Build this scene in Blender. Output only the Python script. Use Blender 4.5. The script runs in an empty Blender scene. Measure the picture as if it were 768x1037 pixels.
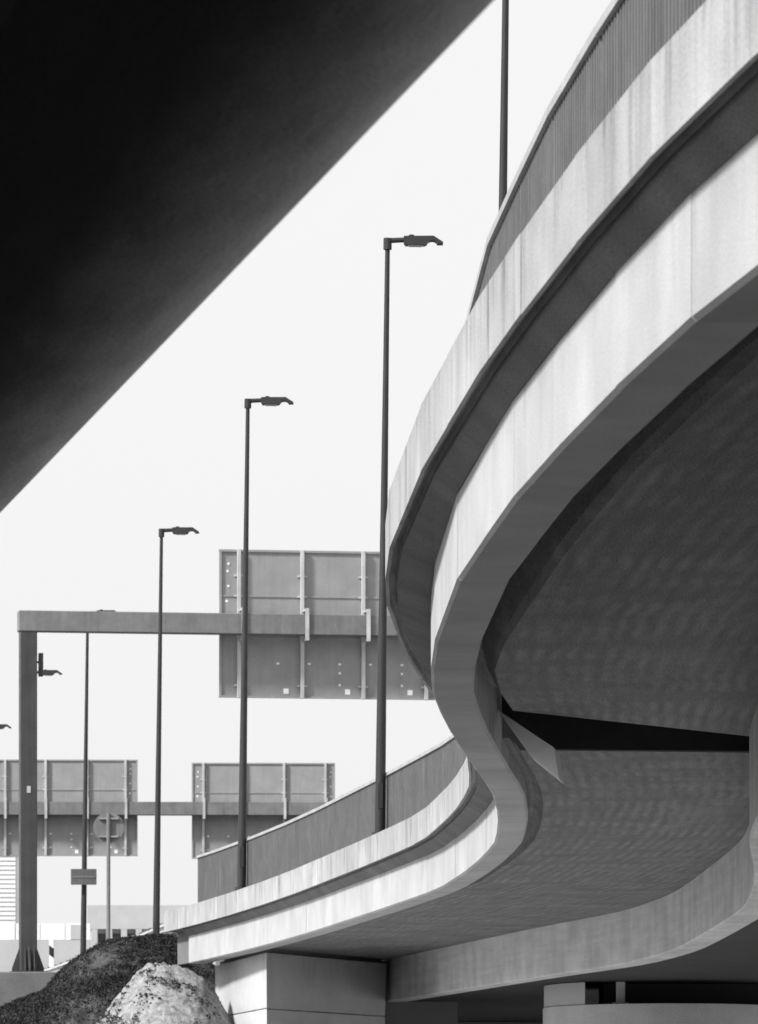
import bpy, bmesh, math, random
import numpy as np
from mathutils import Vector, Matrix

# ------------------------------------------------------------------ scene, camera, light
scn = bpy.context.scene
COL = scn.collection
random.seed(7)
rng = np.random.default_rng(7)

F = 6000.0            # focal length in photo pixels (long lens)
HZ = 1155.0           # horizon row (below the frame: the lens is shifted up)
CX = 384.0
EYE = 1.6             # camera height above ground
H = 5.1               # ramp parapet top above the camera
U = F * H / 5545.0    # metres per depth unit

cam_d = bpy.data.cameras.new('camera')
cam = bpy.data.objects.new('camera', cam_d)
COL.objects.link(cam)
cam.location = (0, 0, EYE)
cam.rotation_euler = (math.radians(90), 0, 0)
cam_d.sensor_fit = 'VERTICAL'
cam_d.sensor_height = 36.0
cam_d.lens = F / 1037.0 * 36.0
cam_d.shift_y = (HZ - 518.5) / 1037.0
cam_d.dof.use_dof = True
cam_d.dof.focus_distance = 62.0
cam_d.dof.aperture_fstop = 10.0
cam_d.clip_start = 0.1
cam_d.clip_end = 6000.0
scn.camera = cam

SUN_EL, SUN_AZ = math.radians(38), math.radians(238)
to_sun = Vector((math.sin(SUN_AZ) * math.cos(SUN_EL), math.cos(SUN_AZ) * math.cos(SUN_EL), math.sin(SUN_EL)))
world = bpy.data.worlds.new('World')
scn.world = world
world.use_nodes = True
wn = world.node_tree
wn.nodes.clear()
sky = wn.nodes.new('ShaderNodeTexSky')
sky.sky_type = 'NISHITA'
sky.sun_disc = False
sky.sun_elevation = SUN_EL
sky.sun_rotation = SUN_AZ
sky.air_density = 1.0
sky.dust_density = 6.0
sky.ozone_density = 1.0
bw = wn.nodes.new('ShaderNodeRGBToBW')          # the photograph is black and white
bg = wn.nodes.new('ShaderNodeBackground')
wo = wn.nodes.new('ShaderNodeOutputWorld')
wn.links.new(sky.outputs[0], bw.inputs[0])
# thin even cloud: pull the clear-sky radiance towards one veil value everywhere
mx = wn.nodes.new('ShaderNodeMix')
mx.data_type = 'FLOAT'
mx.inputs[0].default_value = 0.85
mx.inputs[3].default_value = 6.2
wn.links.new(bw.outputs[0], mx.inputs[2])
wn.links.new(mx.outputs[0], bg.inputs[0])
bg.inputs[1].default_value = 0.105
wn.links.new(bg.outputs[0], wo.inputs[0])

sun_d = bpy.data.lights.new('sun', 'SUN')
sun_d.energy = 3.6
sun_d.angle = math.radians(6.5)
sun_d.color = (1, 1, 1)
sun = bpy.data.objects.new('sun', sun_d)
COL.objects.link(sun)
sun.rotation_euler = (-to_sun).to_track_quat('-Z', 'Y').to_euler()
sun.location = (-40, -20, 60)

scn.view_settings.view_transform = 'Standard'
scn.view_settings.look = 'None'
scn.view_settings.gamma = 1.0
scn.view_settings.use_curve_mapping = False
scn.view_settings.exposure = 0.65
scn.render.resolution_x, scn.render.resolution_y = 758, 1024
scn.render.engine = 'CYCLES'


def at(px, py, Y):
    """a point of the place at depth Y on the line of sight of a photo pixel"""
    return Vector(((px - CX) * Y / F, Y, EYE + (HZ - py) * Y / F))


# ------------------------------------------------------------------ materials (all grey: black-and-white photo)
def new_mat(name):
    m = bpy.data.materials.new(name)
    m.use_nodes = True
    nt = m.node_tree
    nt.nodes.clear()
    out = nt.nodes.new('ShaderNodeOutputMaterial')
    b = nt.nodes.new('ShaderNodeBsdfPrincipled')
    nt.links.new(b.outputs[0], out.inputs[0])
    return m, nt, b


class NT:
    """small node-building helper"""
    def __init__(s, nt): s.nt = nt
    def node(s, t, **kw):
        n = s.nt.nodes.new(t)
        for k, v in kw.items(): setattr(n, k, v)
        return n
    def link(s, a, b): s.nt.links.new(a, b)
    def coord(s, kind='Object', scale=(1, 1, 1)):
        t = s.node('ShaderNodeTexCoord')
        mp = s.node('ShaderNodeMapping')
        mp.inputs['Scale'].default_value = scale
        s.link(t.outputs[kind], mp.inputs[0])
        return mp.outputs[0]
    def noise(s, vec, scale, detail=4, rough=0.55):
        n = s.node('ShaderNodeTexNoise')
        n.inputs['Scale'].default_value = scale
        n.inputs['Detail'].default_value = detail
        n.inputs['Roughness'].default_value = rough
        s.link(vec, n.inputs['Vector'])
        return n.outputs[0]
    def rng(s, v, a, b, c, d, smooth=False):
        n = s.node('ShaderNodeMapRange')
        if smooth: n.interpolation_type = 'SMOOTHSTEP'
        for i, x in enumerate((a, b, c, d)): n.inputs[i + 1].default_value = x
        s.link(v, n.inputs[0])
        return n.outputs[0]
    def math(s, op, a, b=None, clamp=False):
        n = s.node('ShaderNodeMath', operation=op, use_clamp=clamp)
        for i, x in enumerate((a, b)):
            if x is None: continue
            if isinstance(x, (int, float)): n.inputs[i].default_value = x
            else: s.link(x, n.inputs[i])
        return n.outputs[0]
    def bump(s, b, h, strength, dist):
        n = s.node('ShaderNodeBump')
        n.inputs['Strength'].default_value = strength
        n.inputs['Distance'].default_value = dist
        s.link(h, n.inputs['Height'])
        s.link(n.outputs[0], b.inputs['Normal'])


def concrete(name, base, streak=0.0, boards=0.0, blotch=0.25, grain=0.25, pits=0.0, rough=0.85, coord='UV', waves=0.0):
    m, nt, b = new_mat(name)
    k = NT(nt)
    uv = k.coord(coord)
    v = k.rng(k.noise(uv, 0.9, 6, 0.6), 0.3, 0.7, 1 - blotch, 1 + blotch * 0.55)
    g = k.rng(k.noise(uv, 52, 3, 0.8), 0.3, 0.7, 1 - grain, 1 + grain)
    v = k.math('MULTIPLY', v, g)
    h = k.math('MULTIPLY', k.noise(uv, 30, 5, 0.7), 0.3)
    sx = k.node('ShaderNodeSeparateXYZ')
    k.link(uv, sx.inputs[0])
    if streak:
        n1 = k.noise(k.coord(coord, (1.5, 0.12, 1)), 1.9, 3, 0.6)
        n2 = k.noise(k.coord(coord, (1.0, 0.30, 1)), 5.0, 6, 0.72)
        clus = k.rng(k.noise(k.coord(coord, (0.30, 0.1, 1)), 1.0, 3, 0.6), 0.36, 0.62, 0.15, 1, True)
        run = k.math('MULTIPLY', k.rng(n1, 0.40, 0.68, 0, 1, True), k.rng(n2, 0.30, 0.66, 0.25, 1, True))
        run = k.math('MULTIPLY', run, clus)
        # runs start at the top edge and end at uneven lengths (v = distance below the top)
        fall = k.math('ADD', k.rng(k.noise(k.coord(coord, (3, 0, 1)), 2.0, 4, 0.7), 0.3, 0.7, -0.30, 0.30), sx.outputs[1])
        fade = k.rng(fall, 0.0, 0.60, 1.0, 0.15)
        run = k.math('MULTIPLY', run, fade)
        # blotchy grime along the very top edge
        gr_ = k.math('MULTIPLY', k.rng(fall, -0.25, 0.16, 1, 0, True), k.rng(k.noise(k.coord(coord, (1, 1, 1)), 1.6, 4, 0.6), 0.4, 0.65, 0, 0.7, True))
        run = k.math('MAXIMUM', run, gr_)
        v = k.math('MULTIPLY', v, k.rng(run, 0, 1, 1.0, 1.0 - streak))
        oi = k.node('ShaderNodeObjectInfo')
        v = k.math('MULTIPLY', v, k.rng(oi.outputs['Random'], 0, 1, 0.91, 1.06))
    if boards:
        bn = k.noise(k.coord(coord, (0.35, 7.0, 1)), 1.1, 4, 0.65)
        v = k.math('MULTIPLY', v, k.rng(bn, 0.3, 0.7, 1 - boards, 1 + boards))
        rip = k.noise(k.coord(coord, (1.6, 8.0, 1)), 1.3, 4, 0.65)
        wob = k.math('MULTIPLY', k.noise(k.coord(coord, (0.6, 1.2, 1)), 1.2, 2, 0.5), 0.16)
        ph = k.math('MULTIPLY', k.math('ADD', sx.outputs[1], wob), 2 * math.pi / 0.15)
        wav = k.math('SINE', ph)
        msk = k.rng(k.noise(k.coord(coord, (0.9, 1.1, 1)), 1.0, 4, 0.6), 0.40, 0.62, 0.0, 1.0, True)
        wav = k.math('MULTIPLY', wav, msk)
        v = k.math('MULTIPLY', v, k.rng(wav, -1, 1, 1 - waves, 1 + waves))
        h = k.math('ADD', h, k.math('ADD', k.math('MULTIPLY', rip, 1.2), k.math('MULTIPLY', wav, 2.0 * waves)))
    if pits:
        vo = k.node('ShaderNodeTexVoronoi')
        vo.inputs['Scale'].default_value = 7.0
        k.link(uv, vo.inputs['Vector'])
        p = k.rng(vo.outputs[0], 0.0, 0.10, 1 - pits, 1.0)
        v = k.math('MULTIPLY', v, p)
    v = k.math('MULTIPLY', v, base)
    k.link(v, b.inputs['Base Color'])
    b.inputs['Roughness'].default_value = rough
    b.inputs['Specular IOR Level'].default_value = 0.25
    k.bump(b, h, 0.5, 0.012)
    return m


def metal(name, base, rough=0.5, met=0.0, blotch=0.18, streak=0.0, coord='Object', scale=1.0):
    m, nt, b = new_mat(name)
    k = NT(nt)
    co = k.coord(coord)
    v = k.rng(k.noise(co, 1.7 * scale, 5, 0.6), 0.3, 0.7, 1 - blotch, 1 + blotch)
    v = k.math('MULTIPLY', v, k.rng(k.noise(co, 38 * scale, 3, 0.7), 0.3, 0.7, 0.88, 1.12))
    if streak:
        s = k.noise(k.coord(coord, (3, 3, 0.12)), 2.0, 5, 0.65)
        v = k.math('MULTIPLY', v, k.rng(s, 0.45, 0.7, 1.0, 1.0 - streak))
    v = k.math('MULTIPLY', v, base)
    k.link(v, b.inputs['Base Color'])
    b.inputs['Metallic'].default_value = met
    k.link(k.rng(k.noise(co, 6 * scale, 4), 0.3, 0.7, rough - 0.1, rough + 0.12), b.inputs['Roughness'])
    b.inputs['Specular IOR Level'].default_value = 0.3
    return m


M = {}
M['fascia'] = concrete('fascia_concrete', 0.40, streak=0.88, blotch=0.25)
M['web'] = concrete('web_concrete', 0.45, streak=0.30, blotch=0.18, grain=0.18)
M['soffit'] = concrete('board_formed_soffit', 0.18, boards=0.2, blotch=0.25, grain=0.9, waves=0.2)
M['girder'] = concrete('girder_concrete', 0.60, boards=0.10, blotch=0.25, grain=0.35)
M['abutment'] = concrete('abutment_concrete', 0.54, streak=0.35, blotch=0.2, pits=0.25)
M['pier'] = concrete('pier_concrete', 0.46, streak=0.25, blotch=0.2)
M['dirty_shade'] = concrete('dirty_shaded_cantilever', 0.17, blotch=0.3, grain=0.5)  # dirty underside, darkened further to paint in the overhang's shadow
M['dark_tone'] = concrete('near_black_girder_soffit', 0.04, blotch=0.3, grain=0.5)  # even near-black colour for the girder underside and bearing recess wall
M['shade_tone'] = concrete('shade_tone_concrete', 0.18, blotch=0.2)  # darker concrete: recess shade on the wing face put into the colour
M['pale'] = concrete('painted_light_concrete', 0.72, blotch=0.12)  # raised brightness paints in the light on the haunch face
M['dark_wall'] = concrete('dark_wall_concrete', 0.05, blotch=0.15, grain=0.5)  # even dark colour of the back wall


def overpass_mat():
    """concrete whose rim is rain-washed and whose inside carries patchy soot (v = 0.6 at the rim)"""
    m, nt, b = new_mat('painted_shade_concrete')
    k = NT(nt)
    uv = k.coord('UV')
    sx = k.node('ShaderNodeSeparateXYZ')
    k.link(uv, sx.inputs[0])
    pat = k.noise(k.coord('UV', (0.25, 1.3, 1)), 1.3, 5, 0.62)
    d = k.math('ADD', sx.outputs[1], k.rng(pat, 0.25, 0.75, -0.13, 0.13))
    rim_light = k.rng(d, 0.60, 1.60, 1.0, 0.0, True)  # painted fade: lit at the rim, shaded inside
    v = k.rng(rim_light, 0, 1, 0.03, 0.55)
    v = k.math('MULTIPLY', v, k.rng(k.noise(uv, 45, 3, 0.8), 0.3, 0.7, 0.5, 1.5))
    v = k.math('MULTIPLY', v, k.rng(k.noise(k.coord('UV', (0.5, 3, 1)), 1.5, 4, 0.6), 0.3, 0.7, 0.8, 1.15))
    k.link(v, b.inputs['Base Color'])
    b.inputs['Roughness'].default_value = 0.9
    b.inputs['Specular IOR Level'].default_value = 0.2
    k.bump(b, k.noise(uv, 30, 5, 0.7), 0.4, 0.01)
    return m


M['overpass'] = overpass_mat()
M['plinth'] = concrete('plinth_concrete', 0.13, coord='Object')
M['far_wall'] = concrete('far_wall_paint', 0.45, coord='Object', blotch=0.1, grain=0.05)
M['far_pale'] = concrete('far_pale_cladding', 0.75, coord='Object', blotch=0.06, grain=0.04)
M['far_dark'] = concrete('far_dark_band', 0.22, coord='Object', blotch=0.15, grain=0.05)
M['asphalt'] = concrete('asphalt', 0.06, coord='Object', blotch=0.2)
M['paint'] = concrete('road_paint', 0.7, coord='Object', blotch=0.2)
M['barrier'] = metal('barrier_sheet', 0.105, 0.55, streak=0.25)
M['cap'] = metal('barrier_cap', 0.34, 0.5)
M['pole'] = metal('dark_pole_paint', 0.03, 0.5)
M['gantry'] = metal('gantry_paint', 0.17, 0.5, streak=0.2)
M['gantry_dark'] = metal('gantry_column_paint', 0.055, 0.5, streak=0.2)
M['sign'] = metal('sign_back', 0.27, 0.6, streak=0.1, blotch=0.1)
M['bar'] = metal('galvanised_bar', 0.45, 0.45, met=0.1)
M['clip'] = metal('sticker_white', 0.8, 0.6)
M['black'] = metal('flat_black', 0.02, 0.7)
M['lens'] = metal('lamp_lens', 0.35, 0.2)
M['rail'] = metal('guardrail_zinc', 0.42, 0.45, met=0.1)
M['glass'] = metal('dark_window', 0.05, 0.15)
M['steel'] = metal('bearing_steel', 0.4, 0.5)


def soil_mat(name, lo, hi, sc=1.2):
    m, nt, b = new_mat(name)
    k = NT(nt)
    co = k.coord('Object')
    a = k.noise(co, sc, 8, 0.7)
    c = k.noise(co, sc * 9, 4, 0.7)
    v = k.math('MULTIPLY', k.rng(a, 0.35, 0.65, lo, hi, True), k.rng(c, 0.3, 0.7, 0.6, 1.4))
    k.link(v, b.inputs['Base Color'])
    b.inputs['Roughness'].default_value = 0.95
    b.inputs['Specular IOR Level'].default_value = 0.1
    k.bump(b, k.math('ADD', a, k.math('MULTIPLY', c, 0.3)), 0.8, 0.12)
    return m


M['soil'] = soil_mat('weedy_soil', 0.025, 0.10, 2.2)
M['sand'] = soil_mat('dry_sand', 0.20, 0.40, 5.0)
M['ground'] = soil_mat('sandy_ground', 0.34, 0.46, 0.4)
M['weed'] = soil_mat('weed_leaf', 0.03, 0.09, 6)
M['clod'] = soil_mat('dark_clod', 0.03, 0.07, 6)


# ------------------------------------------------------------------ mesh helpers
def link_mesh(name, verts, faces, mat, parent=None, uvs=None, smooth=False):
    me = bpy.data.meshes.new(name)
    me.from_pydata([tuple(v) for v in verts], [], faces)
    if uvs is not None:
        ul = me.uv_layers.new(name='UVMap')
        i = 0
        for f, fu in zip(me.polygons, uvs):
            for li, q in zip(f.loop_indices, fu):
                ul.data[li].uv = q
    me.materials.append(mat)
    if smooth:
        for p in me.polygons: p.use_smooth = True
    me.update()
    o = bpy.data.objects.new(name, me)
    COL.objects.link(o)
    if parent is not None: o.parent = parent
    return o


def bm_obj(name, bm, mat, parent=None, smooth=False, bevel=0.0):
    if bevel:
        bmesh.ops.bevel(bm, geom=bm.edges[:], offset=bevel, segments=1, affect='EDGES')
    bmesh.ops.recalc_face_normals(bm, faces=bm.faces[:])
    me = bpy.data.meshes.new(name)
    bm.to_mesh(me)
    bm.free()
    me.materials.append(mat)
    if smooth:
        for p in me.polygons: p.use_smooth = True
    o = bpy.data.objects.new(name, me)
    COL.objects.link(o)
    if parent is not None: o.parent = parent
    return o


def add_box(bm, c, s, rz=0.0):
    M4 = Matrix.Translation(Vector(c)) @ Matrix.Rotation(rz, 4, 'Z') @ Matrix.Diagonal((s[0], s[1], s[2], 1))
    return bmesh.ops.create_cube(bm, size=1.0, matrix=M4)


def box(name, c, s, mat, parent=None, rz=0.0, bevel=0.0):
    bm = bmesh.new()
    add_box(bm, c, s, rz)
    return bm_obj(name, bm, mat, parent, bevel=bevel)


def add_tube(bm, p, q, r0, r1, n=12, caps=True):
    p, q = Vector(p), Vector(q)
    d = (q - p)
    rot = d.to_track_quat('Z', 'Y').to_matrix().to_4x4()
    bmesh.ops.create_cone(bm, cap_ends=caps, segments=n, radius1=r0, radius2=r1, depth=d.length,
                          matrix=Matrix.Translation((p + q) / 2) @ rot)


def add_prism(bm, poly, axis_vec):
    """extrude a 3-D polygon along a vector"""
    a = [bm.verts.new(p) for p in poly]
    b = [bm.verts.new(Vector(p) + Vector(axis_vec)) for p in poly]
    bm.faces.new(a)
    bm.faces.new(list(reversed(b)))
    n = len(poly)
    for i in range(n):
        bm.faces.new((a[i], a[(i + 1) % n], b[(i + 1) % n], b[i]))


def empty(name, loc=(0, 0, 0), rz=0.0):
    o = bpy.data.objects.new(name, None)
    COL.objects.link(o)
    o.empty_display_size = 0.3
    o.location = loc
    o.rotation_euler = (0, 0, rz)
    return o


def tag(o, label=None, cat=None, group=None, kind=None):
    if label: o['label'] = label
    if cat: o['category'] = cat
    if group: o['group'] = group
    if kind: o['kind'] = kind
    return o


def copy_tree(o, parent=None):
    c = o.copy()
    COL.objects.link(c)
    c.parent = parent
    for ch in list(o.children): copy_tree(ch, c)
    return c


# ------------------------------------------------------------------ the ramp's plan curve
# photo rows of the girder's lower edge, all at one height above the camera
LEFT = [(768, 268), (723, 303), (693, 333), (653, 368), (622, 396), (582, 439), (519, 504), (484, 560), (461, 588),
        (443, 633), (437, 673), (433.5, 699), (448, 728), (456, 744), (476, 774), (499, 804), (505, 827), (502, 855),
        (481, 877), (446, 901), (381, 923.5), (295, 951), (237, 966), (197, 975)]
RIGHT = [(768, 828), (756, 845), (761, 868), (766, 890), (755, 920), (720, 942), (683, 963), (633, 977), (554, 988), (395, 1014)]
ZB, ZR = 0.75 * H, 0.587 * H


def plan(pts, z):
    q = []
    for px, py in pts:
        Y = z * F / (HZ - py)
        q.append(((px - CX) * Y / F, Y))
    return np.array(q)


PL = plan(LEFT, ZB)
near = np.array([[7.4, -6.0], [5.9, 2.0], [4.6, 9.0], [3.3, 16.0], [2.4, 21.0]])
far = np.array([[-5.25, 134.0], [-6.9, 144.0], [-8.6, 154.0]])
PL = np.vstack([near, PL, far])
PR = plan(RIGHT, ZR)


def smooth_curve(P, sig=1.3):
    ys = np.arange(P[0, 1], P[-1, 1], 0.25)
    xs = np.interp(ys, P[:, 1], P[:, 0])
    r = int(3 * sig / 0.25)
    ker = np.exp(-0.5 * (np.arange(-r, r + 1) * 0.25 / sig) ** 2)
    ker /= ker.sum()
    pad = np.concatenate([2 * xs[0] - xs[r:0:-1], xs, 2 * xs[-1] - xs[-2:-r - 2:-1]])
    return ys, np.convolve(pad, ker, 'valid')


YS, XS = smooth_curve(PL)
def XL(y): return float(np.interp(y, YS, XS))
nearR = np.array([[XL(y) + 2.85, y] for y in (-6, 2, 10, 20, 30, 40, 48)])
PR = np.vstack([nearR, PR, [[-1.1, 140.0], [-3.3, 154.0]]])
YSR, XSR = smooth_curve(PR, 2.0)
def XR(y): return float(np.interp(y, YSR, XSR))

# straight formwork panels: long ones near the camera, shorter ones round the tight bends
KN = []
y = 40.5
while y > -5.5:
    KN.append(y); y -= 2.565
KN = sorted(KN)
y = 40.5
while y < 133.0:
    y += 2.57 if 44 < y < 92 else 5.13
    KN.append(y)
YEND = 128.2
KN = [k for k in KN if k < YEND - 1] + [YEND]


def path(f, ys):
    P = [Vector((f(y), y)) for y in ys]
    N = []
    for i in range(len(P)):
        a = P[max(i - 1, 0)]; b = P[min(i + 1, len(P) - 1)]
        t = (b - a).normalized()
        N.append(Vector((t.y, -t.x)))       # to the right of travel
    return P, N


P0, N0 = path(XL, KN)
ARC = [0.0]
for a, b in zip(P0[:-1], P0[1:]): ARC.append(ARC[-1] + (b - a).length)


def loft(name, P, N, arc, section, mat, parent, closed=True, vref=None, z0=EYE, gap=0.0, dx=0.0):
    """sweep a closed (offset, height) section along a plan polyline; UV = (arc length, distance round the section)"""
    verts, faces, uvs = [], [], []
    secf = section if callable(section) else (lambda y, q=section: q)
    section = secf(P[0].y)
    n = len(section)
    per = [0.0]
    for i in range(n):
        a, b = section[i], section[(i + 1) % n]
        per.append(per[-1] + math.hypot(b[0] - a[0], b[1] - a[1]))
    m = len(P)
    for i in range(m):
        p, nn = P[i], N[i]
        sh = 0.0
        if gap and i == 0: sh = gap
        if gap and i == m - 1: sh = -gap
        t = Vector((-nn.y, nn.x))
        for o, z in secf(p.y):
            q = p + nn * (o + dx) + t * sh
            verts.append((q.x, q.y, z + z0))
    for i in range(m - 1):
        for j in range(n if closed else n - 1):
            j2 = (j + 1) % n
            faces.append((i * n + j, i * n + j2, (i + 1) * n + j2, (i + 1) * n + j))
            va, vb = per[j], per[j + 1]
            uvs.append(((arc[i], va), (arc[i], vb), (arc[i + 1], vb), (arc[i + 1], va)))
    if closed:
        faces.append(tuple(range(n - 1, -1, -1)))
        uvs.append([(section[j][0], section[j][1]) for j in range(n - 1, -1, -1)])
        faces.append(tuple((m - 1) * n + j for j in range(n)))
        uvs.append([(section[j][0], section[j][1]) for j in range(n)])
    o = link_mesh(name, verts, faces, mat, parent, uvs)
    bm = bmesh.new()
    bm.from_mesh(o.data)
    bmesh.ops.recalc_face_normals(bm, faces=bm.faces[:])
    bm.to_mesh(o.data)
    bm.free()
    return o


# ------------------------------------------------------------------ ground and terrain
GX = [-3000, -400, -60, -20, -12, 0, 12, 40, 100, 400, 3000]
GY = [-3000, -300, -40, 0, 40, 80, 110, 600, 1500, 5000]
gv = [(x, y, 0.0) for y in GY for x in GX]
gf = [(j * len(GX) + i, j * len(GX) + i + 1, (j + 1) * len(GX) + i + 1, (j + 1) * len(GX) + i)
      for j in range(len(GY) - 1) for i in range(len(GX) - 1)]
ground = tag(link_mesh('ground', gv, gf, M['ground']), kind='structure')

# dark asphalt sheet, added unseen under the overpass to cut ground bounce
ra, rb = Vector((-1.9, 12.0)), Vector((-12.6, 77.0))
rd = (rb - ra).normalized(); rn = Vector((-rd.y, rd.x))
ru = [ra - rd * 120, rb + rd * 30, rb + rd * 30 + rn * 44, ra - rd * 120 + rn * 44]
tag(link_mesh('bounce_blocker', [(p.x, p.y, 0.012) for p in ru], [(0, 1, 2, 3)], M['asphalt']), kind='structure')

# raised embankment that carries the road beyond the ramp
ET = EYE + 4.45
def emb_left(y): return XL(min(y, 150)) - 3.4 - max(0, y - 150) * 0.19
ev, ef = [], []
ey = [159.0, 161, 166, 175, 210, 260, 340, 460, 700]
for y in ey:
    L = emb_left(y)
    for x, z in ((L - 30, -0.2), (L - 22, ET - 1.9), (L - 1.0, ET - 1.25), (L + 1.2, ET - 0.5), (L + 14, ET - 0.2), (L + 40, ET - 0.2), (L + 60, -0.2)):
        ev.append((x, y, z))
k7 = 7
for j in range(len(ey) - 1):
    for i in range(k7 - 1):
        ef.append((j * k7 + i, j * k7 + i + 1, (j + 1) * k7 + i + 1, (j + 1) * k7 + i))
ef.append(tuple(range(k7)))
tag(link_mesh('embankment', ev, ef, M['soil']), kind='structure')
rv, rf = [], []
for y in ey:
    L = emb_left(y)
    rv += [(L + 2.6, y, ET - 0.14), (L + 13, y, ET - 0.14)]
for j in range(len(ey) - 1): rf.append((2 * j, 2 * j + 1, 2 * j + 3, 2 * j + 2))
tag(link_mesh('road', rv, rf, M['asphalt']), kind='structure')

# ------------------------------------------------------------------ curved ramp bridge
ramp = empty('curved_ramp_bridge', (0, 0, 0))
tag(ramp, 'curved concrete ramp bridge sweeping in an S from upper right to the abutment', 'bridge')
ZP, ZT = 0.897 * H, 0.985 * H
OY = [0, 35, 40, 43.4, 46.4, 52, 57, 66, 80, 95, 140]
OO = [-0.21, -0.21, -0.245, -0.31, -0.36, -0.39, -0.43, -0.40, -0.30, -0.24, -0.24]
def over(y): return float(np.interp(y, OY, OO))       # overhang of the edge beam, wider round the bulge


def beam_sec(y):
    o = over(y)
    return [(o, ZT), (o, ZP), (o + 0.028, ZP), (o + 0.04, ZP + 0.055), (o + 0.085, ZP + 0.055), (o + 0.095, ZP + 0.012), (0.30, ZP + 0.012), (0.30, ZT)]
def web_sec(y):
    return [(0.0, ZP + 0.004), (0.0, ZB + 0.025), (0.025, ZB), (0.335, ZB), (0.36, ZB + 0.025), (0.36, ZP + 0.004)]
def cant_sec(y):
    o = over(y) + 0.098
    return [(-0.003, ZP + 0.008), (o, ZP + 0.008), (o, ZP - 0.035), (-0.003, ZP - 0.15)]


for i in range(len(P0) - 1):
    loft('edge_beam', P0[i:i + 2], N0[i:i + 2], ARC[i:i + 2], beam_sec, M['fascia'], ramp, gap=0.006, dx=random.uniform(-0.004, 0.004))
for i in range(len(P0) - 1):
    loft('girder_panel', P0[i:i + 2], N0[i:i + 2], ARC[i:i + 2], web_sec, M['web'], ramp, gap=0.006 if abs(P0[i].y - 55) < 2.6 else 0.0025, dx=random.uniform(-0.004, 0.004))

for i in range(len(P0) - 1):
    loft('cantilever', P0[i:i + 2], N0[i:i + 2], ARC[i:i + 2], cant_sec, M['dirty_shade'], ramp, gap=0.003)
# slab between the edge girder and the main girder (near span higher, far span lower, an open joint between)
def slab(name, ys, zb, lo, mat, chan):
    Pa, Na = path(XL, ys)
    A = [0.0]
    for a, b in zip(Pa[:-1], Pa[1:]): A.append(A[-1] + (b - a).length)
    verts, faces, uvs = [], [], []
    K = 11
    VV = []
    for i, y in enumerate(ys):
        l = Pa[i] + Na[i] * lo
        r = Vector((XR(y) + 0.15, y))
        wd = (r - l).length
        cw = float(np.interp(y, [43, 50], [1.0, 0.50])) / wd      # channel narrows towards the joint
        fr = [0.0, 0.20 * cw, 0.36 * cw, 0.42 * cw] + [0.42 * cw + (1 - 0.42 * cw) * j / (K - 3) for j in range(1, K - 2)]
        VV.append([f_ * wd for f_ in fr])
        dz = [chan * min(1, 1.4 * cw * wd - 0.1), chan * min(1, 1.4 * cw * wd - 0.1), 0.05, 0.0] + [0.0] * (K - 3)
        for j in range(K + 1):
            q = l.lerp(r, fr[j])
            verts.append((q.x, q.y, EYE + zb + dz[j]))
        for j in range(K + 1):
            q = l.lerp(r, fr[j])
            verts.append((q.x, q.y, EYE + ZP))
    W = 2 * (K + 1)
    for i in range(len(ys) - 1):
        w = 1.0
        for j in range(K):
            a = i * W + j
            faces.append((a, a + 1, a + W + 1, a + W))
            uvs.append(((A[i], VV[i][j]), (A[i], VV[i][j + 1]), (A[i + 1], VV[i + 1][j + 1]), (A[i + 1], VV[i + 1][j])))
            a += K + 1
            faces.append((a, a + W, a + W + 1, a + 1))
            uvs.append(((A[i], 0), (A[i + 1], 0), (A[i + 1], 1), (A[i], 1)))
    for i in (0, len(ys) - 1):
        a = i * W
        f = tuple(range(a, a + K + 1)) + tuple(range(a + 2 * K + 1, a + K, -1))
        faces.append(f if i else f[::-1])
        uvs.append([(0, 0)] * len(f))
    return link_mesh(name, verts, faces, mat, ramp, uvs)


Z_NEAR, Z_FAR = 0.79 * H, 0.765 * H
Y_A, Y_B = 56.6, 59.3
nk = [k for k in KN if k < 53.6] + [Y_A]
fk = [Y_B] + [k for k in KN if k > 60.6]
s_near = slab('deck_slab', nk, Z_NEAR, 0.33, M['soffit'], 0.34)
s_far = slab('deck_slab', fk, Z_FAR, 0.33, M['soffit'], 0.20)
# skew the ends of the open joint as in the structure (near lip runs back to the right)
def skew_end(o, y_ref, f):
    for v in o.data.vertices:
        if abs(v.co.y - y_ref) < 0.35:
            v.co.y = f(v.co.x)
skew_end(s_near, Y_A, lambda x: 55.3 + (x - 1.1) * 1.45)
skew_end(s_far, Y_B, lambda x: 59.3 + (x - 1.8) * 0.16)
# cover over the joint so that no sky shows
cv = []
bm = bmesh.new()
add_prism(bm, [(0.9, 54.5, EYE + ZP - 0.06), (4.0, 54.5, EYE + ZP - 0.06), (4.0, 62, EYE + ZP - 0.06), (0.9, 62, EYE + ZP - 0.06)], (0, 0, 0.05))
bm_obj('joint_cover', bm, M['black'], ramp)
bm = bmesh.new()
add_prism(bm, [at(507, 719, 59.12), at(562, 759, 59.18), (3.75, 59.55, EYE + Z_FAR + 0.012), (3.75, 59.55, EYE + ZP - 0.07), (1.21, 59.12, EYE + ZP - 0.07)], (0, 0.04, 0))
bm_obj('joint_shade_sheet', bm, M['black'], ramp)  # black sheet stands in for the darkness inside the open joint
# haunch fin beside the joint, its face turned to the open side
A_, B_, C_, D_ = at(504, 719, 58.0), at(561, 757, 55.6), at(566, 788, 55.6), at(537, 765, 56.8)
bm = bmesh.new()
add_prism(bm, [A_, D_, C_, B_], (0.10, 1.4, 0.02))
bm_obj('haunch', bm, M['pale'], ramp)

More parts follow.
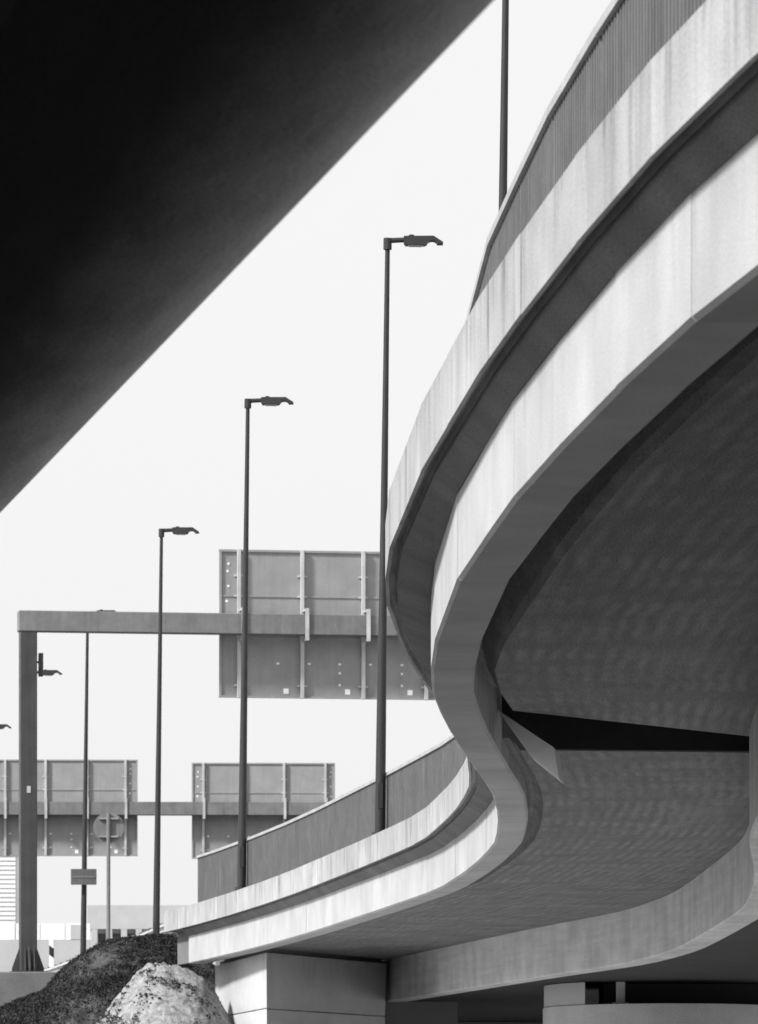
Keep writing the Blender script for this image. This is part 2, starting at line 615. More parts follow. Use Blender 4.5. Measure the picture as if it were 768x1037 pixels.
# main girder on the right: deeper box with its own soffit
mk = [k for k in KN if k < 47.5] + [float(v) for v in np.arange(48.5, 152, 1.75)]
PRp, NRp = path(XR, mk)
AR = [0.0]
for a, b in zip(PRp[:-1], PRp[1:]): AR.append(AR[-1] + (b - a).length)
loft('girder_web', PRp, NRp, AR, [(0.0, ZP), (0.0, ZR + 0.02), (0.02, ZR), (0.40, ZR), (0.40, ZP)], M['girder'], ramp)
loft('girder_soffit', PRp, NRp, AR, [(0.41, ZP), (0.41, ZR + 0.006), (7.2, ZR + 0.006), (7.2, ZP)], M['dark_tone'], ramp)
# running surface and right-hand edge
loft('road_surface', P0, N0, ARC, [(0.31, ZP + 0.012), (9.6, ZP + 0.012), (9.6, ZP + 0.10), (0.31, ZP + 0.10)], M['asphalt'], ramp)
loft('edge_beam', P0, N0, ARC, [(9.62, ZP), (10.2, ZP), (10.2, ZT), (9.62, ZT)], M['fascia'], ramp)

# ------------------------------------------------------------------ abutment, piers
ab = empty('abutment', (at(300, 975, 125).x, 126, 0))
tag(ab, 'concrete abutment block with horizontal joints under the far end of the ramp', 'abutment')
def world_to(parent, v): return Vector(v) - Vector(parent.location)
c0, c1, c2 = Vector((-2.28, 119.8)), Vector((0.16, 127.4)), Vector((-3.58, 129.2))
c3 = c2 + Vector((3.2, 2.0))
edges = [0.0, 1.25, 2.05, 2.85, 3.58, ZB + EYE - 0.004]
top_abs = ZB + EYE
levels = [0.0, 0.95, 1.78, 2.61, 3.44, 4.27, top_abs - 0.01]
for i in range(len(levels) - 1):
    za, zb = levels[i] + 0.006, levels[i + 1] - 0.006
    bm = bmesh.new()
    def ring(z):
        k = (top_abs - z) * 0.012     # slight batter
        cen = (c0 + c1 + c2) / 3
        return [Vector((p.x + (cen.x - p.x) * k, p.y + (cen.y - p.y) * k, z)) for p in (c0, c1, c3, c2)]
    a = [bm.verts.new(world_to(ab, p)) for p in ring(za)]
    b = [bm.verts.new(world_to(ab, p)) for p in ring(zb)]
    bm.faces.new(a); bm.faces.new(b[::-1])
    for j in range(4): bm.faces.new((a[j], a[(j + 1) % 4], b[(j + 1) % 4], b[j]))
    o = bm_obj('concrete_block', bm, M['abutment'], ab, bevel=0.015)
    me = o.data
    ul = me.uv_layers.new(name='UVMap')
    for f in me.polygons:
        for li in f.loop_indices:
            co = me.vertices[me.loops[li].vertex_index].co
            ul.data[li].uv = (math.hypot(co.x, co.y), top_abs - co.z if abs(f.normal.z) < 0.5 else co.y)
core = bmesh.new()
add_prism(core, [world_to(ab, (p.x, p.y, 0.0)) for p in ((c0 + (c3 - c0) * 0.03), (c1 + (c2 - c1) * 0.03), c3 - (c3 - c0) * 0.03, (c2 + (c1 - c2) * 0.03))], (0, 0, EYE + Z_FAR - 0.004))
bm_obj('core', core, M['shade_tone'], ab)
box('gap_filler', world_to(ab, (0.7, 128.75, (EYE + Z_FAR - 0.006) / 2)), (2.0, 1.4, EYE + Z_FAR - 0.012), M['shade_tone'], ab)  # dark filler added to close a bright gap of sky
# dark back wall under the main girder
bw_ = empty('back_wall', (6, 150, 0))
tag(bw_, 'dark concrete wall closing the space under the bridge behind the pier', 'wall')
box('wall_face', (3.4, 0, (ZR + EYE) / 2 - 0.02), (16.5, 0.8, ZR + EYE - 0.06), M['dark_wall'], bw_)
box('wall_coping', (3.4, -0.03, ZR + EYE - 0.15), (16.6, 0.9, 0.18), M['dark_wall'], bw_)

# wing end of the ramp: parapet runs on past the girder end
wing = empty('wing_wall', (XL(YEND), YEND, 0))
tag(wing, 'short concrete wing wall with stepped end where the ramp meets the earth mound', 'wall')
wy = [YEND + 0.02, YEND + 0.9, YEND + 1.9]
Pw, Nw = path(XL, wy)
Pw = [p - Vector((XL(YEND), YEND)) for p in Pw]
loft('parapet', Pw, Nw, [0, 0.9, 1.9], [(-0.24, ZT), (-0.24, ZP), (0.30, ZP), (0.30, ZT)], M['fascia'], wing)
loft('recessed_face', Pw, Nw, [0, 0.9, 1.9], [(0.06, ZP), (0.06, ZB + 0.03), (0.3, ZB + 0.03), (0.3, ZP)], M['shade_tone'], wing)

# round-nosed pier with bearing under the main girder
pd = 20.3 * U
pier = empty('bridge_pier', (at(680, 1018, pd).x, pd + 2.7, 0))
tag(pier, 'wide round nosed concrete pier under the dark main girder', 'pier')
ptop = EYE + (HZ - 1018) * pd / F
bm = bmesh.new()
ring = []
for i in range(96):
    a = 2 * math.pi * i / 96
    ring.append((2.35 * math.cos(a), 4.2 * math.sin(a), 0))
add_prism(bm, ring, (0, 0, ptop))
po = bm_obj('shaft', bm, M['pier'], pier)
for p_ in po.data.polygons: p_.use_smooth = len(p_.vertices) == 4
po.data.set_sharp_from_angle(angle=math.radians(30))
ul = po.data.uv_layers.new(name='UVMap')
for f in po.data.polygons:
    for li in f.loop_indices:
        co = po.data.vertices[po.data.loops[li].vertex_index].co
        ul.data[li].uv = (math.atan2(co.y, co.x) * 2, ptop - co.z)
gapz = EYE + ZR - ptop
b_ = box('bearing', (-0.98, -3.2, ptop + gapz / 2), (0.16, 0.3, gapz - 0.01), M['steel'], pier, bevel=0.01)
box('bearing_plate', (-0.98, -3.2, ptop + 0.02), (0.30, 0.42, 0.035), M['steel'], b_)
box('bearing_wall', (0.45, -0.6, ptop + gapz / 2), (3.4, 2.4, gapz - 0.02), M['dark_tone'], pier)
bm = bmesh.new()
nose = [p for p in ring if p[0] < -1.55]
nose.sort(key=lambda p: p[1])
add_prism(bm, [(p[0] + 0.02, p[1], ptop + 0.012) for p in nose], (0, 0, gapz - 0.02))
no = bm_obj('nose_block', bm, M['pier'], pier)
# ------------------------------------------------------------------ noise barrier along the ramp edge
nb = empty('noise_barrier', (0, 0, 0))
tag(nb, 'grey corrugated metal barrier with pale cap along the ramp parapet', 'barrier')
BT = 1.20 * H
BO = 0.23
YBE = 128.4
bk = [k for k in KN if k < YEND] + [YBE]
PB, NB = path(XL, bk)
pitch = 0.125
for i in range(len(PB) - 1):
    a = PB[i] + NB[i] * BO
    b = PB[i + 1] + NB[i + 1] * BO
    t = (b - a); L = t.length; t.normalize()
    nrm = Vector((t.y, -t.x))
    n = int(L / pitch)
    prof = []
    for j in range(n):
        s = j * pitch + 0.01
        for ds, dn in ((0, 0), (0.05, 0), (0.065, 0.045), (0.110, 0.045)):
            if s + ds < L - 0.01: prof.append((s + ds, dn))
    prof.append((L - 0.008, 0.0))
    verts, faces = [], []
    for s, dn in prof:
        p = a + t * s + nrm * dn
        verts += [(p.x, p.y, EYE + ZT + 0.002), (p.x, p.y, EYE + BT)]
    for j in range(len(prof) - 1):
        faces.append((2 * j, 2 * j + 2, 2 * j + 3, 2 * j + 1))
    o = link_mesh('barrier_panel', verts, faces, M['barrier'], nb)
    md = o.modifiers.new('thickness', 'SOLIDIFY'); md.thickness = 0.006; md.offset = 0
    bm = bmesh.new()
    p0 = a + nrm * 0.09
    add_box(bm, (p0.x, p0.y, EYE + (ZT + BT) / 2), (0.09, 0.09, BT - ZT - 0.01), math.atan2(t.y, t.x))
    bm_obj('post', bm, M['gantry'], nb)
    mid = (a + b) / 2 + nrm * 0.02
    bm = bmesh.new()
    add_box(bm, (mid.x, mid.y, EYE + BT + 0.025), (L - 0.01, 0.10, 0.055), math.atan2(t.y, t.x))
    bm_obj('cap_rail', bm, M['cap'], nb)

# ------------------------------------------------------------------ street lamps
PH = 2.96 * H - 0.985 * H          # pole height above the parapet top

def lamp_parts(root):
    bm = bmesh.new()
    add_tube(bm, (0, 0, 0), (0, 0, 0.14), 0.135, 0.135, 16)
    for i in range(4):
        a = math.pi / 4 + i * math.pi / 2
        add_tube(bm, (0.17 * math.cos(a), 0.17 * math.sin(a), 0), (0.17 * math.cos(a), 0.17 * math.sin(a), 0.07), 0.018, 0.018, 6)
    add_box(bm, (0, 0, 0.015), (0.42, 0.42, 0.03))
    bm_obj('base_plate', bm, M['pole'], root)
    vs, fs = [], []
    lv = [(0.03, 0.090), (0.6, 0.088), (2.2, 0.080), (4.0, 0.069), (6.0, 0.058), (8.0, 0.048), (PH - 0.05, 0.040)]
    for z, r in lv:
        for i in range(16): vs.append((r * math.cos(i * math.pi / 8), r * math.sin(i * math.pi / 8), z))
    for j in range(len(lv) - 1):
        for i in range(16): fs.append((j * 16 + i, j * 16 + (i + 1) % 16, (j + 1) * 16 + (i + 1) % 16, (j + 1) * 16 + i))
    link_mesh('pole', vs, fs, M['pole'], root, smooth=True)
    box('service_door', (0, -0.082, 0.75), (0.08, 0.03, 0.42), M['pole'], root)
    bm = bmesh.new()
    add_tube(bm, (0, 0, PH - 0.16), (0, 0, PH + 0.03), 0.072, 0.072, 14)
    add_tube(bm, (0, 0, PH - 0.01), (0.36, 0, PH + 0.01), 0.045, 0.042, 12)
    bm_obj('arm', bm, M['pole'], root)
    prof = [(0.27, -0.05), (0.27, 0.055), (0.35, 0.06), (0.37, 0.08), (0.43, 0.08), (0.45, 0.06), (0.77, 0.065), (0.93, -0.035), (0.93, -0.06), (0.84, -0.062)]
    for i in range(9):
        a = math.pi * i / 8
        prof.append((0.745 + 0.085 * math.cos(a), -0.062 + 0.055 * math.sin(a)))
    prof += [(0.62, -0.085), (0.30, -0.085)]
    bm = bmesh.new()
    add_prism(bm, [(x, -0.13, PH + z) for x, z in prof], (0, 0.26, 0))
    lh = bm_obj('luminaire', bm, M['pole'], root)
    bm = bmesh.new()
    add_prism(bm, [(0.34, -0.09, PH - 0.087), (0.60, -0.09, PH - 0.087), (0.57, -0.09, PH - 0.10), (0.37, -0.09, PH - 0.10)], (0, 0.18, 0))
    bm_obj('lens', bm, M['lens'], lh)


lamps = [(13.6, 502.5, 'tall dark lamp post cut off by the top edge above the near barrier'),
         (18.0, 387, 'largest lamp post with whole head visible, rising just left of the curved fascia'),
         (21.9, 242, 'dark lamp post standing before the left edge of the near sign'),
         (26.55, 158, 'slim dark lamp post crossing the near gantry beam, foot behind the mound'),
         (30.7, 84, 'distant lamp post under the near gantry beam carrying a small plate'),
         (34.6, 29.5, 'distant lamp post mostly hidden behind the near gantry column'),
         (39.1, -18, 'farthest lamp post, only its head tip showing at the left edge')]
proto = None
lamp_pos = []
for d, px, lab in lamps:
    Y = d * U
    p = at(px, 1155 - 5545 / d, Y)
    if Y < 134:
        p.x = XL(Y) + (0.0 if Y < 80 else 0.09)      # foot on the parapet, outside the barrier
    if proto is None:
        root = empty('street_lamp'); lamp_parts(root); proto = root
    else:
        root = copy_tree(proto)
    zb = EYE + ZT + 0.002 if Y < 135 else ET - 0.1
    root.location = (p.x, Y, zb)
    if Y > 135: root.scale = (1, 1, (EYE + ZT + PH - zb) / PH)
    root.rotation_euler = (0, math.radians(0.75), 0)
    tag(root, lab, 'street lamp', 'lamp posts along the ramp')
    lamp_pos.append(root)

# ------------------------------------------------------------------ gantries and road signs (seen from behind)
def gantry(name, Y, scale_px, pxl, pxr, ytop, ybase, skew, label):
    """Y depth of the left column; columns at photo columns pxl and pxr"""
    k = F / Y
    xl = (pxl - CX) / k
    zb = EYE + (HZ - ybase) / k
    zt = EYE + (HZ - ytop) / k
    L = (pxr - pxl) / k
    root = empty(name, (xl, Y, zb), skew)
    tag(root, label, 'gantry', 'sign gantries over the road')
    hh = zt - zb
    for x in (0, L):
        bm = bmesh.new()
        a = 0.225
        add_box(bm, (x, 0, hh / 2), (2 * a, 2 * a, hh - 0.02))
        c = bm_obj('column', bm, M['gantry_dark'], root, bevel=0.02)
        bm = bmesh.new()
        for s in (-1, 1):
            add_prism(bm, [(x + s * a, -0.03, 0.03), (x + s * (a + 0.2), -0.03, 0.03), (x + s * (a + 0.2), -0.03, 0.12), (x + s * a, -0.03, 0.68)], (0, 0.06, 0))
            add_prism(bm, [(x - 0.03, s * a, 0.03), (x - 0.03, s * (a + 0.2), 0.03), (x - 0.03, s * (a + 0.2), 0.12), (x - 0.03, s * a, 0.68)], (0.06, 0, 0))
        for dx in (-0.12, 0.12):
            add_prism(bm, [(x + dx, -a, 0.03), (x + dx, -a - 0.2, 0.03), (x + dx, -a - 0.2, 0.12), (x + dx, -a, 0.68)], (0.03, 0, 0))
        bm_obj('gusset', bm, M['gantry_dark'], c)
        box('foot_plate', (x, 0, 0.015), (0.95, 0.95, 0.035), M['gantry_dark'], c)
    box('beam', (L / 2, 0, hh - 0.27), (L + 0.53, 0.5, 0.545), M['gantry'], root, bevel=0.015)
    return root, L, hh


g1 = 28.5 * U
G1, L1, H1 = gantry('sign_gantry', g1, 0, 28.5, 640, 619, 985, math.radians(9.0), 'near sign gantry with dark column on a flared foot at the left')
g2 = 44.3 * U
G2, L2, H2 = gantry('sign_gantry', g2, 0, -70, 560, 812, 1040, math.radians(1.5), 'far sign gantry, thin pale beam behind the near column')
box('cabinet', (0.34, -0.02, H1 - 1.42), (0.12, 0.16, 0.62), M['gantry_dark'], G1, bevel=0.01)
box('cabinet_arm', (0.26, 0, H1 - 1.35), (0.12, 0.05, 0.05), M['gantry_dark'], G1)
box('inspection_label', (0.0, -0.232, 4.85), (0.10, 0.012, 0.18), M['bar'], G1)


def road_sign(G, hh, x0, x1, ztop, zbot, bars, label, seed):
    """sign panel hung behind a gantry beam; x along the beam, z below the beam axis, in the gantry's frame"""
    r = random.Random(seed)
    root = empty('road_sign', G.matrix_world @ Vector((0, 0, 0)))
    c, s = math.cos(G.rotation_euler.z), math.sin(G.rotation_euler.z)
    loc = Vector(G.location) + Vector((x0 * c, x0 * s, hh))
    root.location = loc
    root.rotation_euler = G.rotation_euler
    w = x1 - x0
    D = 0.50
    xs = [0.0] + [b for b in bars] + [w]
    xs = sorted(xs)
    zmid = ztop - (ztop - zbot) * 0.31
    for i in range(len(xs) - 1):                         # sheets between the bars, each in two lifts
        for za, zb in ((zbot, zmid - 0.004), (zmid + 0.004, ztop)):
            xa, xb = xs[i] + 0.004, xs[i + 1] - 0.004
            box('sheet', ((xa + xb) / 2, D + 0.02 + r.uniform(-0.004, 0.004), (za + zb) / 2), (xb - xa, 0.03, zb - za), M['sign'], root)
    bm = bmesh.new()
    for z in (ztop, zbot):
        add_box(bm, (w / 2, D, z), (w + 0.08, 0.09, 0.06))
    for x in (0, w):
        add_box(bm, (x, D, (ztop + zbot) / 2), (0.06, 0.088, ztop - zbot - 0.06))
    bm_obj('rim', bm, M['sign'], root)
    for b in bars:
        box('bracket_bar', (b, D - 0.07, (ztop + zbot) / 2), (0.10, 0.12, ztop - zbot + 0.08), M['bar'], root, bevel=0.008)
        bm = bmesh.new()
        add_box(bm, (b + 0.03, -0.29, -0.27), (0.10, 0.05, 0.86))
        add_box(bm, (b + 0.03, 0.13, 0.13), (0.08, 0.84, 0.05))
        add_box(bm, (b + 0.03, 0.13, -0.66), (0.08, 0.84, 0.05))
        bm_obj('clamp', bm, M['bar'], root)
        for z in (zmid, ztop - 0.55 * (ztop - zmid) , zbot + 0.3):
            box('lug', (b, D - 0.02, z), (0.26, 0.05, 0.05), M['bar'], root)
    for z in (zmid, zbot + 0.62 * (zmid - zbot) ):
        box('stiffener', (w / 2, D - 0.005, z), (w - 0.1, 0.03, 0.045), M['sign'], root)
    # small pale stickers and bolts on the back
    pts = []
    for i in range(len(xs) - 1):
        a, b = xs[i], xs[i + 1]
        if b - a < 0.8:
            for z in (ztop - 0.35, ztop - 0.55, ztop - 0.95, ztop - 1.35): pts.append((a + 0.2 + r.uniform(-.03, .03), z, 0.06, 0.06))
        else:
            for f in (0.12, 0.62):
                pts.append((a + (b - a) * f, zbot + 0.9, 0.075, 0.05))
                if r.random() < 0.7: pts.append((a + (b - a) * f, zbot + 0.34, 0.06, 0.06))
            if r.random() < 0.7: pts.append((a + (b - a) * 0.75, zbot + 0.16, 0.14, 0.14))
            if r.random() < 0.6: pts.append((a + (b - a) * 0.62, zbot + 0.66, 0.06, 0.06))
    for x, z, a, b in pts:
        box('sticker', (x, D + 0.002, z), (a, 0.012, b), M['clip'], root)
    tag(root, label, 'road sign', 'large road signs seen from behind')
    return root


k1 = F / g1
def gx1(px): return (px - 28.5) / k1 * 1.02
def z1(py): return (619 - py) / k1
road_sign(G1, H1, gx1(223.5), gx1(440), z1(552.5), z1(701.5), [gx1(v) - gx1(223.5) for v in (242, 306, 368, 432)],
          'largest grey sign back on the near gantry, partly behind the curved fascia', 1)
k2 = F / g2
def gx2(px): return (px + 70) / k2
def z2(py): return (812 - py) / k2
road_sign(G2, H2, gx2(-8), gx2(138.5), z2(769), z2(865.5), [gx2(v) - gx2(-8) for v in (5, 46, 88, 127)],
          'left grey sign back on the far gantry, crossed by the near column', 2)
road_sign(G2, H2, gx2(195), gx2(339), z2(772), z2(868), [gx2(v) - gx2(195) for v in (206, 247, 288, 330)],
          'right grey sign back on the far gantry above the ramp barrier', 3)

# round sign on its own post, seen from behind
ys = 33.4 * U
p = at(110, 838, ys)
rs = empty('round_sign', (p.x, ys, ET - 0.2))
tag(rs, 'round traffic sign seen from behind on a thin post before the far left sign', 'road sign')
bm = bmesh.new(); add_tube(bm, (0, 0, 0), (0, 0, p.z - ET + 0.65), 0.06, 0.06, 12); bm_obj('post', bm, M['gantry'], rs, smooth=False)
bm = bmesh.new(); add_tube(bm, (0, 0.08, p.z - ET + 0.2), (0, 0.11, p.z - ET + 0.2), 0.48, 0.48, 40); bm_obj('disc', bm, M['gantry'], rs)
for dz in (0.28, -0.28): box('clamp', (0, 0.03, p.z - ET + 0.2 + dz), (0.62, 0.09, 0.05), M['sign'], rs)

# small plate on the distant lamp post
yp = 30.7 * U - 0.25
p = at(85, 888, yp)
sp = empty('sign_plate', (p.x, yp, p.z))
tag(sp, 'small rectangular grey plate fixed to the distant lamp post', 'sign')
box('plate', (0, 0, 0), (26 * yp / F, 0.03, 16 * yp / F), M['barrier'], sp)
box('frame', (0, -0.02, 0.0), (26 * yp / F * 0.9, 0.02, 0.04), M['gantry'], sp)
box('clamp', (0, 0.05, 0.12), (0.16, 0.12, 0.05), M['bar'], sp)

# marker post with black diagonal
ym = 36 * U
p = at(52.5, 972, ym)
mp_ = empty('marker_post', (p.x, ym, p.z - 0.25))
tag(mp_, 'white marker post with black diagonal band beside the gantry foot', 'marker post')
box('post', (0, 0, 0.48), (0.16, 0.09, 0.96), M['clip'], mp_, bevel=0.015)
bm = bmesh.new()
add_prism(bm, [(-0.083, -0.05, 0.42), (0.083, -0.05, 0.30), (0.083, -0.05, 0.62), (-0.083, -0.05, 0.74)], (0, 0.01, 0))
bm_obj('band', bm, M['black'], mp_)

# ------------------------------------------------------------------ guardrail along the embankment edge
gr = empty('guardrail', (0, 0, 0))
tag(gr, 'zinc guardrail on short posts running from the ramp end behind the mound', 'guardrail')
gpts = []
for px, py, d in ((200, 921, 24.2), (172, 933, 27.0), (140, 947, 30), (100, 962, 33), (60, 977, 36), (20, 990, 39.5), (-30, 1005, 44)):
    gpts.append(at(px, py, d * U))
dense = []
for a, b in zip(gpts[:-1], gpts[1:]):
    n = max(2, int((b - a).length / 2.67))
    for i in range(n): dense.append(a.lerp(b, i / n))
dense.append(gpts[-1])
for a, b in zip(dense[:-1], dense[1:]):
    t = b - a
    side = Vector((t.y, -t.x, 0)).normalized()
    verts, faces = [], []
    wprof = [(0.0, 0.0), (0.03, -0.05), (0.08, -0.09), (0.03, -0.14), (0.0, -0.16), (0.03, -0.18), (0.08, -0.23), (0.03, -0.28), (0.0, -0.32)]
    for q in (a, b):
        for o_, z in wprof:
            w = q + side * (-o_)
            verts.append((w.x, w.y, q.z + z))
    n = len(wprof)
    for j in range(n - 1): faces.append((j, j + 1, n + j + 1, n + j))
    o = link_mesh('rail', verts, faces, M['rail'], gr)
    md = o.modifiers.new('thickness', 'SOLIDIFY'); md.thickness = 0.006; md.offset = 0
    bm = bmesh.new()
    add_box(bm, (a.x + side.x * 0.1, a.y + side.y * 0.1, a.z - 0.45), (0.16, 0.10, 1.05))
    bm_obj('post', bm, M['gantry'], gr)

# ------------------------------------------------------------------ gantry plinth
pz = EYE + (HZ - 985) / k1 - 0.005
pl = box('plinth', (at(14, 1000, g1).x - 0.4, g1, pz / 2), (3.4, 2.0, pz), M['plinth'], None, bevel=0.03)
tag(pl, 'low grey concrete plinth under the near gantry column', 'plinth')

# ------------------------------------------------------------------ earth mound, sand heap, weeds
def vnoise(x, y, s, seed=0):
    from mathutils import noise
    return noise.noise(Vector((x * s + seed * 7.3, y * s, seed * 1.7)))
crest = [(-40, 1042), (0, 1021), (20, 1010), (45, 1001), (60, 986), (80, 971), (100, 959), (118, 951), (140, 948.5), (160, 948), (176, 950), (186, 968), (230, 985), (300, 1005)]
YC = 132.0
cxs = [(a - CX) * YC / F for a, b in crest]
czs = [EYE + (HZ - b) * YC / F for a, b in crest]
def mound_h(x, y):
    z = float(np.interp(x, cxs, czs))
    base = z
    if y < YC:
        t = (YC - y) / 8.5
        base = z * (1 - min(1, t) ** 1.2)
    else:
        base = z - (y - YC) * 0.05
    base += 0.16 * vnoise(x, y, 0.55, 1) + 0.07 * vnoise(x, y, 1.7, 2) + 0.035 * vnoise(x, y, 5, 3)
    return base
nx, ny = 150, 130
mxs = np.linspace(-16.0, -1.9, nx)
mys = np.linspace(122.6, 148.5, ny)
mv, mf = [], []
for yy in mys:
    for xx in mxs:
        z = mound_h(xx, yy)
        mv.append((xx, yy, max(z, -0.05)))
for j in range(ny - 1):
    for i in range(nx - 1):
        mf.append((j * nx + i, j * nx + i + 1, (j + 1) * nx + i + 1, (j + 1) * nx + i))
mound = tag(link_mesh('earth_mound', mv, mf, M['soil'], smooth=True), kind='structure')

# sand heap leaning on the abutment
hx, hy = at(166, 1000, 122.5).x, 122.3
SY = 126.0
sp_px = [60, 100, 112, 124, 136, 148, 160, 172, 186, 200, 212, 222, 236]
sp_py = [1075, 1037, 1019, 1004, 990, 980, 975, 974.5, 978, 985, 996, 1010, 1040]
sp_x = [(p - CX) * SY / F for p in sp_px]
sp_z = [EYE + (HZ - p) * SY / F for p in sp_py]
def sand_h(x, y):
    z = sum(float(np.interp(x + o_, sp_x, sp_z)) for o_ in (-0.14, -0.05, 0.05, 0.14)) / 4
    t = (SY - y) / 9.0
    z = z * (1 - max(0.0, t) ** 1.15) if t > 0 else z - (y - SY) * 0.5
    return z + 0.13 * vnoise(x, y, 0.9, 5) + 0.07 * vnoise(x, y, 2.4, 6) + 0.05 * vnoise(x, y, 5, 7) + 0.05 * vnoise(x, y, 13, 8) + 0.03 * vnoise(x, y, 23, 9)
NS = 150
sxs = np.linspace(hx - 4.0, hx + 2.4, NS)
sys_ = np.linspace(116.8, 130.5, NS)
sv, sf = [], []
for yy in sys_:
    for xx in sxs: sv.append((xx, yy, max(sand_h(xx, yy), -0.1)))
for j in range(NS - 1):
    for i in range(NS - 1): sf.append((j * NS + i, j * NS + i + 1, (j + 1) * NS + i + 1, (j + 1) * NS + i))
sand = link_mesh('sand_heap', sv, sf, M['sand'], smooth=True)
tag(sand, 'pale patch of heaped sand on the dark mound beside the abutment', 'sand heap')

# weeds: many small leaves over the mound
wv, wf = [], []
def leaf(p, s, up):
    a = random.uniform(0, 2 * math.pi)
    d = Vector((math.cos(a), math.sin(a), 0))
    tip = p + d * s * random.uniform(0.4, 1.0) + Vector((0, 0, up * random.uniform(0.4, 1.0)))
    side = Vector((-d.y, d.x, 0)) * s * 0.28
    mid = p.lerp(tip, 0.55) + Vector((0, 0, up * 0.15))
    i = len(wv)
    wv.extend([p, mid + side, tip, mid - side])
    wf.append((i, i + 1, i + 2, i + 3))
cnt = 0
while cnt < 19000:
    x = random.uniform(-10.5, -3.3); yy = random.uniform(120.5, 133.0)
    z = mound_h(x, yy)
    if z < 1.5 or sand_h(x, yy) > z + 0.55 * vnoise(x, yy, 1.3, 31) + 0.3 * vnoise(x, yy, 4, 32): continue
    den = vnoise(x, yy, 0.8, 11) + 0.15
    if random.random() > den * 1.4 + 0.62: continue
    p = Vector((x, yy, max(z, sand_h(x, yy)) - 0.02))
    for k in range(6):
        leaf(p + Vector((random.uniform(-.08, .08), random.uniform(-.08, .08), 0)), random.uniform(0.03, 0.075), random.uniform(0.02, 0.09))
    cnt += 1
# weeds creeping over the edges of the sand in ragged patches
cnt = tries = 0
while cnt < 5000 and tries < 90000:
    tries += 1
    yy = random.uniform(119.5, 126.6)
    px_ = random.uniform(95, 215)
    x = (px_ - CX) * yy / F
    z = sand_h(x, yy)
    if z < 1.6 or mound_h(x, yy) > z: continue
    row = HZ - (z - EYE) * F / yy
    fringe = max(0.0, 1 - (px_ - 108 - max(0, 1010 - row) * 0.75) / 26) * 0.75 + max(0.0, (row - 1022) / 30) * 0.55 + max(0, 1 - (row - 972) / 7) * 0.3
    if vnoise(x, yy, 1.1, 41) * 0.7 + vnoise(x * 1.5, yy * 0.7, 3.5, 42) * 0.6 + fringe < 0.30: continue
    p = Vector((x, yy, z - 0.02))
    for k in range(6):
        leaf(p + Vector((random.uniform(-.06, .06), random.uniform(-.06, .06), 0)), random.uniform(0.025, 0.065), random.uniform(0.015, 0.07))
    cnt += 1
tag(link_mesh('weeds', wv, wf, M['weed']), 'low dark weeds covering the earth mound', 'weeds', kind='stuff')
# dark clods scattered over the sand
cvv, cff = [], []
n = 0
while n < 1900:
    x = random.gauss(hx - 0.2, 1.3); yy = random.uniform(119.5, 126.3)
    z = sand_h(x, yy)
    if z < 1.6 or mound_h(x, yy) > z + 0.05: continue
    if vnoise(x, yy, 1.1, 21) + random.uniform(-0.2, 0.2) < 0.05 + 0.16 * (z - 3.9): continue
    s = random.uniform(0.008, 0.03) * (2.0 if random.random() < 0.08 else 1.0)
    i = len(cvv)
    ang = random.uniform(0, 6.28)
    for j in range(6):
        a_ = ang + j * math.pi / 3
        cvv.append((x + math.cos(a_) * s * random.uniform(.7, 1.4), yy + math.sin(a_) * s * random.uniform(.7, 1.4), z - 0.3 * s))
    for j in range(3):
        a_ = ang + j * 2.1 + 0.4
        cvv.append((x + math.cos(a_) * s * random.uniform(.3, .7), yy + math.sin(a_) * s * random.uniform(.3, .7), z + random.uniform(.4, .9) * s))
    cff += [(i, i + 1, i + 6), (i + 1, i + 2, i + 6), (i + 2, i + 7, i + 6), (i + 2, i + 3, i + 7), (i + 3, i + 4, i + 7),
            (i + 4, i + 8, i + 7), (i + 4, i + 5, i + 8), (i + 5, i, i + 8), (i, i + 6, i + 8), (i + 6, i + 7, i + 8)]
    n += 1
tag(link_mesh('clods', cvv, cff, M['clod']), 'dark clods of earth scattered over the sand heap', 'clods', kind='stuff')

# ------------------------------------------------------------------ overpass overhead (upper left)
OH = 3.6
e0 = Vector((-CX * OH * F / (HZ - 521) / F, OH * F / (HZ - 521)))
e1 = Vector(((503 - CX) * OH * F / HZ / F, OH * F / HZ))
dirv = (e1 - e0).normalized()
far_p = e0 - dirv * 60
near_p = e1 + dirv * 45
ov = empty('overpass', (0, 0, 0))
tag(ov, 'dark concrete overpass deck seen from below, filling the upper left corner', 'bridge')
NSEG = 26
Po = [far_p.lerp(near_p, i / NSEG) for i in range(NSEG + 1)]
right = Vector((dirv.y, -dirv.x))
if right.x > 0: right = -right      # inward = to the left
No = [right] * (NSEG + 1)
Ao = [(p - far_p).length for p in Po]
def belly(q): return OH - 0.97 * (q - q * q / 0.95)
sec = [(0.0, OH + 0.60), (0.0, OH + 0.012), (0.012, OH)]
for i in range(1, 21):
    q = 1.1 * i / 20
    sec.append((q, belly(q)))
sec += [(1.3, OH + 0.36), (2.7, OH + 0.36), (2.8, OH - 0.7), (3.0, OH - 0.9), (8.0, OH - 0.9), (8.2, OH - 0.7), (8.3, OH + 0.3), (10.5, OH + 0.2), (10.5, OH + 0.60)]  # inner web added to block light from the left and darken the cavity
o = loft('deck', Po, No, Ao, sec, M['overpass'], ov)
for p_ in o.data.polygons: p_.use_smooth = len(p_.vertices) == 4
try:
    o.data.set_sharp_from_angle(angle=math.radians(25))
except Exception as e:
    print(e)
loft('edge_beam', Po, No, Ao, [(0.02, OH + 0.605), (0.35, OH + 0.605), (0.35, OH + 0.9), (0.02, OH + 0.9)], M['fascia'], ov)
loft('edge_beam', Po, No, Ao, [(10.15, OH + 0.605), (10.48, OH + 0.605), (10.48, OH + 0.9), (10.15, OH + 0.9)], M['fascia'], ov)

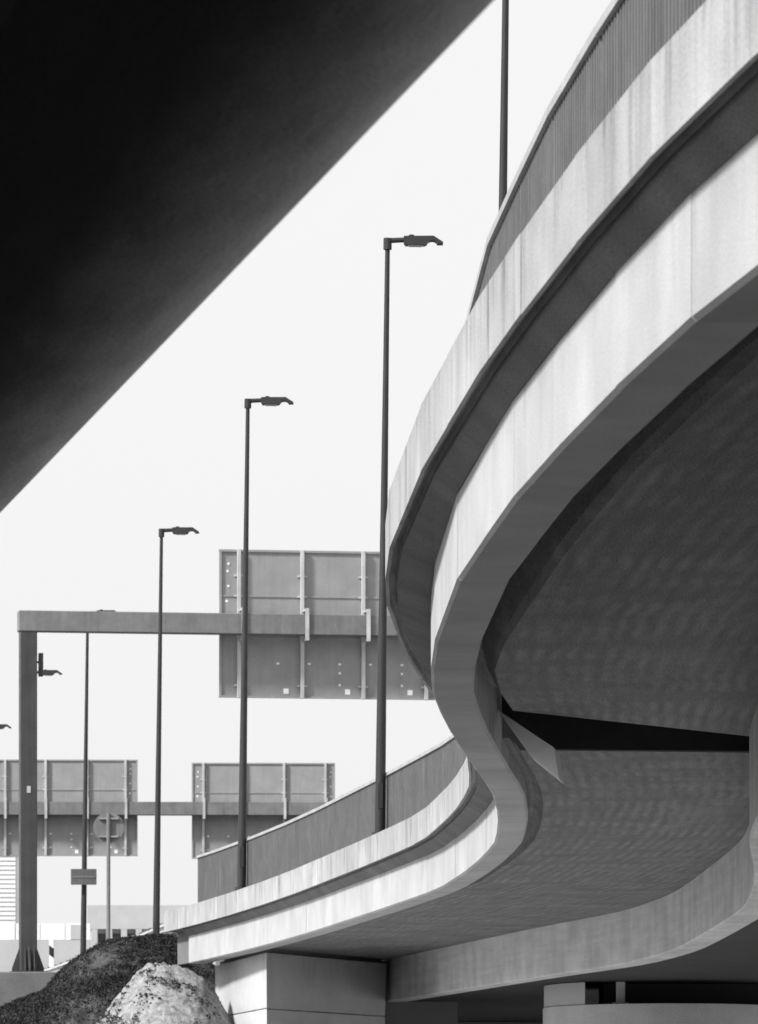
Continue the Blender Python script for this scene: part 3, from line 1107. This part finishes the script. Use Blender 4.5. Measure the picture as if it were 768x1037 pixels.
# ------------------------------------------------------------------ far buildings and wall
def far_building(name, pxa, pxb, pytop, d, depth, label):
    Y = d * U
    a, b = at(pxa, pytop, Y), at(pxb, pytop, Y)
    root = empty(name, ((a.x + b.x) / 2, Y, 0))
    tag(root, label, 'building')
    return root, b.x - a.x, a.z, Y / F


# louvred block at the left edge
r_, w, h, s = far_building('louvred_building', -60, 18, 866, 80, 12, 'pale building with horizontal louvres at the left edge')
box('wall', (0, 6, h / 2), (w, 12, h), M['far_pale'], r_)
n = 18
for i in range(n):
    z = h - 0.3 - i * 4.6 * s
    box('louvre', (0, -0.12, z), (w - 0.3, 0.2, 3.3 * s), M['far_pale'], r_)
box('parapet', (0, 5.9, h + 0.1), (w + 0.2, 12.3, 0.25), M['far_pale'], r_)

# long low building behind the ramp end
r_, w, h, s = far_building('low_building', 92, 330, 917, 72, 14, 'long low pale building with grey upper band behind the ramp end')
box('wall', (0, 7.2, h / 2 - 0.1), (w, 14, h - 0.3), M['far_pale'], r_)
box('fascia_band', (0, 0.0, h - 12 * s), (w + 0.4, 0.8, 24 * s), M['far_wall'], r_)
for i in range(16):
    x = -w / 2 + 4 * s + i * 15 * s
    if x > w / 2 - 1: break
    box('column', (x, -0.2, (h - 24 * s) / 2), (0.4, 0.4, h - 24 * s - 0.02), M['far_wall'], r_)
    f = box('window', (x + 7.5 * s, 0.14, h - 33 * s), (8 * s, 0.12, 10 * s), M['far_dark'], r_)
    box('pane', (x + 7.5 * s, 0.07, h - 33 * s), (7 * s, 0.04, 8.6 * s), M['glass'], f)
# screen wall behind the gantry foot
yw = 55 * U
a, b = at(-60, 935, yw), at(92, 935, yw)
sw = empty('screen_wall', ((a.x + b.x) / 2, yw, 0))
tag(sw, 'long screen wall with pale upper panels and grey base behind the gantry foot', 'wall')
w, h = b.x - a.x, a.z
s = yw / F
box('base', (0, 0, (h - 17 * s) / 2), (w, 0.5, h - 17 * s), M['far_wall'], sw)
for i in range(6):
    pw = w / 6
    box('panel', (-w / 2 + pw * (i + 0.5), 0.0, h - 8.5 * s), (pw - 0.05, 0.4, 17 * s - 0.02), M['far_pale'], sw)
for px in (78,):
    q = at(px, 944, yw)
    fr = box('window', (q.x - (a.x + b.x) / 2, -0.22, q.z), (12 * s, 0.1, 15 * s), M['far_wall'], sw)
